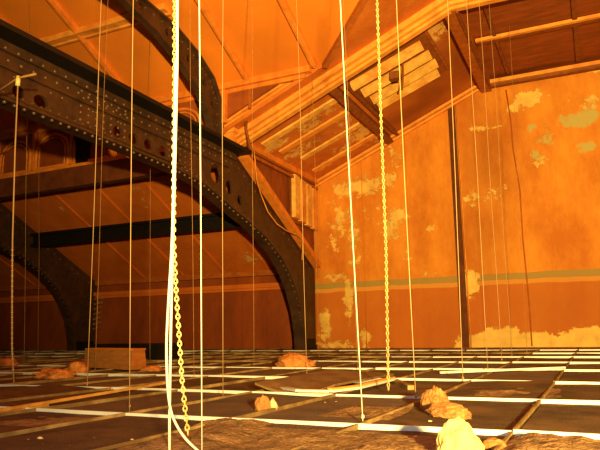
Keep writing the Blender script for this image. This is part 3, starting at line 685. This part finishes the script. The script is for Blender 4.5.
# brown crumpled wrapper and bright paper
p = onfloor(437, 409); lump('crumpled_paper', (p[0]-.02, p[1], p[2]-.03), (.14, .17, .19), m_rag, 'brown crumpled paper standing behind the bright yellow paper', 'paper', 4, .5, 4, ridged=True)
p = onfloor(446, 414); lump('paper_scrap', (p[0]+.08, p[1]-.25, p[2]+.0), (.26, .12, .10), m_rag, 'creased tan paper strip between the brown and the yellow crumpled papers', 'paper', 8, .4, 4, ridged=True, rotz=-.5)
p = onfloor(461, 458); lump('crumpled_paper', (p[0]-.01, p[1], p[2]-.07), (.155, .14, .235), m_bag, 'bright yellow crumpled paper in the foreground, cut by the bottom edge', 'paper', 12, .34, 4, ridged=True)
p = onfloor(494, 447); lump('paper_scrap', (p[0], p[1], p[2]-.02), (.09, .1, .06), m_rag, 'small yellowish scrap right of the bright crumpled paper', 'paper', 22, .4, 3, ridged=True)
p = onfloor(266, 411); lump('paper_scrap', (p[0]-.05, p[1], p[2]), (.08, .06, .12), m_rag, 'small ragged brown scrap on a tile below the warped tile', 'paper', 14, .6, 3, ridged=True)
p = onfloor(273, 410); lump('plaster_chunk', (p[0], p[1], p[2]), (.07, .06, .12), m_chunk, 'small pale chunk leaning on the ragged brown scrap', 'chunk', 15, .3, 2)
p = onfloor(294, 367); lump('plaster_rubble', (p[0], p[1], p[2]), (.5, .38, .30), m_rubble, 'orange plaster lump at the foot of the nearest truss', 'rubble', 16, .36, 4)
p = onfloor(307, 366); lump('plaster_rubble', (p[0], p[1], p[2]), (.28, .2, .14), m_rubble, 'low orange plaster piece right of the lump at the truss foot', 'rubble', 21, .5, 3)
p = onfloor(55, 378); lump('plaster_rubble', (p[0], p[1], p[2]), (.62, .32, .17), m_rubble, 'long orange rubble ridge in front of the left end of the wooden box', 'rubble', 17, .5, 4)
p = onfloor(76, 374); lump('plaster_rubble', (p[0], p[1], p[2]), (.34, .3, .26), m_rubble, 'peaked orange rubble piece touching the wooden box', 'rubble', 18, .5, 3)
p = onfloor(4, 366); lump('plaster_rubble', (p[0], p[1], p[2]), (.5, .4, .24), m_rubble, 'orange rubble pile cut by the left edge', 'rubble', 19, .5, 3)
p = onfloor(152, 371); lump('plaster_rubble', (p[0], p[1], p[2]), (.35, .3, .10), m_rubble, 'low dark rubble right of the wooden box', 'rubble', 20, .5, 3)
k = 0
for px, py, r, lab in ((40, 438, .024, 'pale grit chunk alone on the front left tile'), (43, 444, .014, 'tiny grit chunk just below the pale chunk on the front left tile'), (70, 445, .012, 'small brown chunk between the pale chunks at front left'), (132, 439, .014, 'brown pebble of plaster right on the front left tile'), (94, 437, .01, 'tiny chip on the front left tile near the back edge'), (28, 439, .012, 'tiny chip left of the pale grit chunk'),
                     (325, 402, .016, 'tiny pale chip left on the tile beyond the front bar'), (336, 401, .014, 'tiny pale chip beside another on the tile beyond the front bar'), (430, 421, .022, 'pale pebble left of the bright crumpled paper'), (415, 438, .03, 'pale pebble low, left of the bright crumpled paper'), (372, 444, .03, 'brown pebble on the dust heap, centre'),
                     (535, 405, .03, 'pale chunk sitting at the break of the white bar at right'), (514, 421, .018, 'small pale chip left of the runner at right'), (552, 441, .022, 'pale chip on the bottom right dust heap'), (538, 383, .02, 'small pale chip on the reddish tile at right'), (531, 386, .016, 'smaller pale chip next to another on the reddish tile at right'), (105, 361, .03, 'none')):
    if lab == 'none': continue
    q = onfloor(px, py); lump('plaster_chunk', (q[0], q[1], q[2]-.02 if px > 300 or py < 430 else q[2]-.015), (r*1.3, r*1.2, r), m_chunk, lab, 'chunk', 30+k, .4, 2); k += 1
p = onfloor(236, 424); heap('dirt_heap', (p[0], p[1]-.1, p[2]-.0), .42, .34, .10, m_dirt, 'small peaked brown dust mound against the front white bar', 23)
# bent strip: warped bar with white edge
t = thing('bent_strip', tuple(onfloor(330, 393)), 'long bent metal strip curving up across the tiles in the centre', 'strip')
P = [onfloor(px, py, dz) for px, py, dz in ((276, 387, .06), (300, 390.5, .10), (330, 391, .10), (355, 388, .10), (378, 382.5, .10), (393, 379, .10))]
mb = MB()
for a, b_ in zip(P[:-1], P[1:]): mb.bar(tuple(a), tuple(b_), .16, .04)
mb.build('flange', m_tee, t)
mb = MB()
for a, b_ in zip(P[2:-1], P[3:]): mb.bar(tuple(a+np.array([0, 0, .035])), tuple(b_+np.array([0, 0, .035])), .10, .03)
mb.build('dusty_end', m_mould, t)
a, b_ = onfloor(388, 378, .05), onfloor(411, 388, .05)
mb = MB(); mb.bar(tuple(a), tuple(b_), .12, .09); tag(mb.build('grid_offcut', m_teed, base=tuple(a)), 'short dusty offcut of bar right of the beaded chain end', 'offcut')
# loose bar at left crossing the grid
a, b_ = onfloor(-5, 411, .06), onfloor(165, 383, .06)
mb = MB(); mb.bar(tuple(a), tuple(b_), .04, .045); mb.bar(tuple(a-np.array([0, .12, .04])), tuple(a+(b_-a)*.25-np.array([0, .12, .04])), .05, .04); tag(mb.build('loose_bar', m_lath, base=tuple((a+b_)/2)), 'long loose orange-lit bar lying over the tiles at lower left', 'bar')
# wooden box
bz = zf(16)+.04
c0, c1, c2 = onfloor(83, 368), onfloor(131, 372), onfloor(146.5, 370)
ex = Vector((c1[0]-c0[0], c1[1]-c0[1], 0)); ey = Vector((c2[0]-c1[0], c2[1]-c1[1], 0)); o_ = Vector((c0[0], c0[1], bz))
bxt = thing('wooden_box', tuple(o_+(ex+ey)/2), 'long low orange wooden box with flared sides on the tiles at left', 'box')
def shell(h, infl, th):
    exn, eyn = ex.normalized(), ey.normalized()
    def ring(z, g): return [o_-exn*g-eyn*g+Vector((0, 0, z)), o_+ex+exn*g-eyn*g+Vector((0, 0, z)), o_+ex+ey+exn*g+eyn*g+Vector((0, 0, z)), o_+ey-exn*g+eyn*g+Vector((0, 0, z))]
    return ring(0, 0)+ring(h, infl)+ring(h, infl-th)+ring(th, -th)
vs = shell(.60, -.07, .05); fs = [(3, 2, 1, 0)]
for q in range(3):
    for i in range(4): fs.append((q*4+i, q*4+(i+1) % 4, q*4+4+(i+1) % 4, q*4+4+i))
fs.append((12, 13, 14, 15)); mb = MB(); mb.add(vs, fs); mb.build('body', m_box, bxt)
mb = MB()
for i in range(4): a, b_ = vs[4+i], vs[4+(i+1) % 4]; mb.bar(a, b_, .07, .05)
mb.build('rim', m_batten, bxt)
# black duct behind
p0, p1 = onY(97, 349, 22), onY(164, 348, 22)
mb = MB(); mb.box(p0[0], p1[0], 21.6, 23.2, zf(22)+.0, zf(22)+.62); mb.box(p0[0]-.1, p1[0]+.1, 21.5, 23.3, zf(22)+.55, zf(22)+.68)
tag(mb.build('black_duct', m_black, base=((p0[0]+p1[0])/2, 22.4, zf(22))), 'long black boxed duct lying behind the wooden box', 'duct')
# dark sheet lying at right (raised tiles already); long white loose tee ends at right
a, b_ = onfloor(440, 372.5, .06), onfloor(565, 367.5, .06)
mb = MB(); mb.bar(tuple(a), tuple(b_), .05, .05); tag(mb.build('loose_bar', m_tee, base=tuple((a+b_)/2)), 'loose white bar lying across the tiles at right, tilted over the grid', 'bar')

# ------------------------------------------------------------------ light
w = bpy.data.worlds.new('world'); scene.world = w; w.use_nodes = True
w.node_tree.nodes['Background'].inputs['Color'].default_value = (1, .45, .12, 1); w.node_tree.nodes['Background'].inputs['Strength'].default_value = 0.03
def spot(name, loc, target, power, colr, size, blend, rad):
    l = bpy.data.lights.new(name, 'SPOT'); l.energy = power; l.color = colr; l.spot_size = math.radians(size); l.spot_blend = blend; l.shadow_soft_size = rad
    o = bpy.data.objects.new(name, l); col.objects.link(o); o.location = W(*loc)
    o.rotation_euler = (W(*target)-W(*loc)).to_track_quat('-Z', 'Y').to_euler(); return o
spot('work_lamp', (4.5, -4.5, 1.0), (-4, 34, 17.5), 10300, (1, .655, .17), 99, 1.0, .12)
pl = bpy.data.lights.new('hand_lamp', 'POINT'); pl.energy = 95; pl.color = (1, .86, .68); pl.shadow_soft_size = .06
po = bpy.data.objects.new('hand_lamp', pl); col.objects.link(po); po.location = W(-1.4, -1.0, 1.5)
for o in list(bpy.data.objects):
    if '_b' in o: del o['_b']
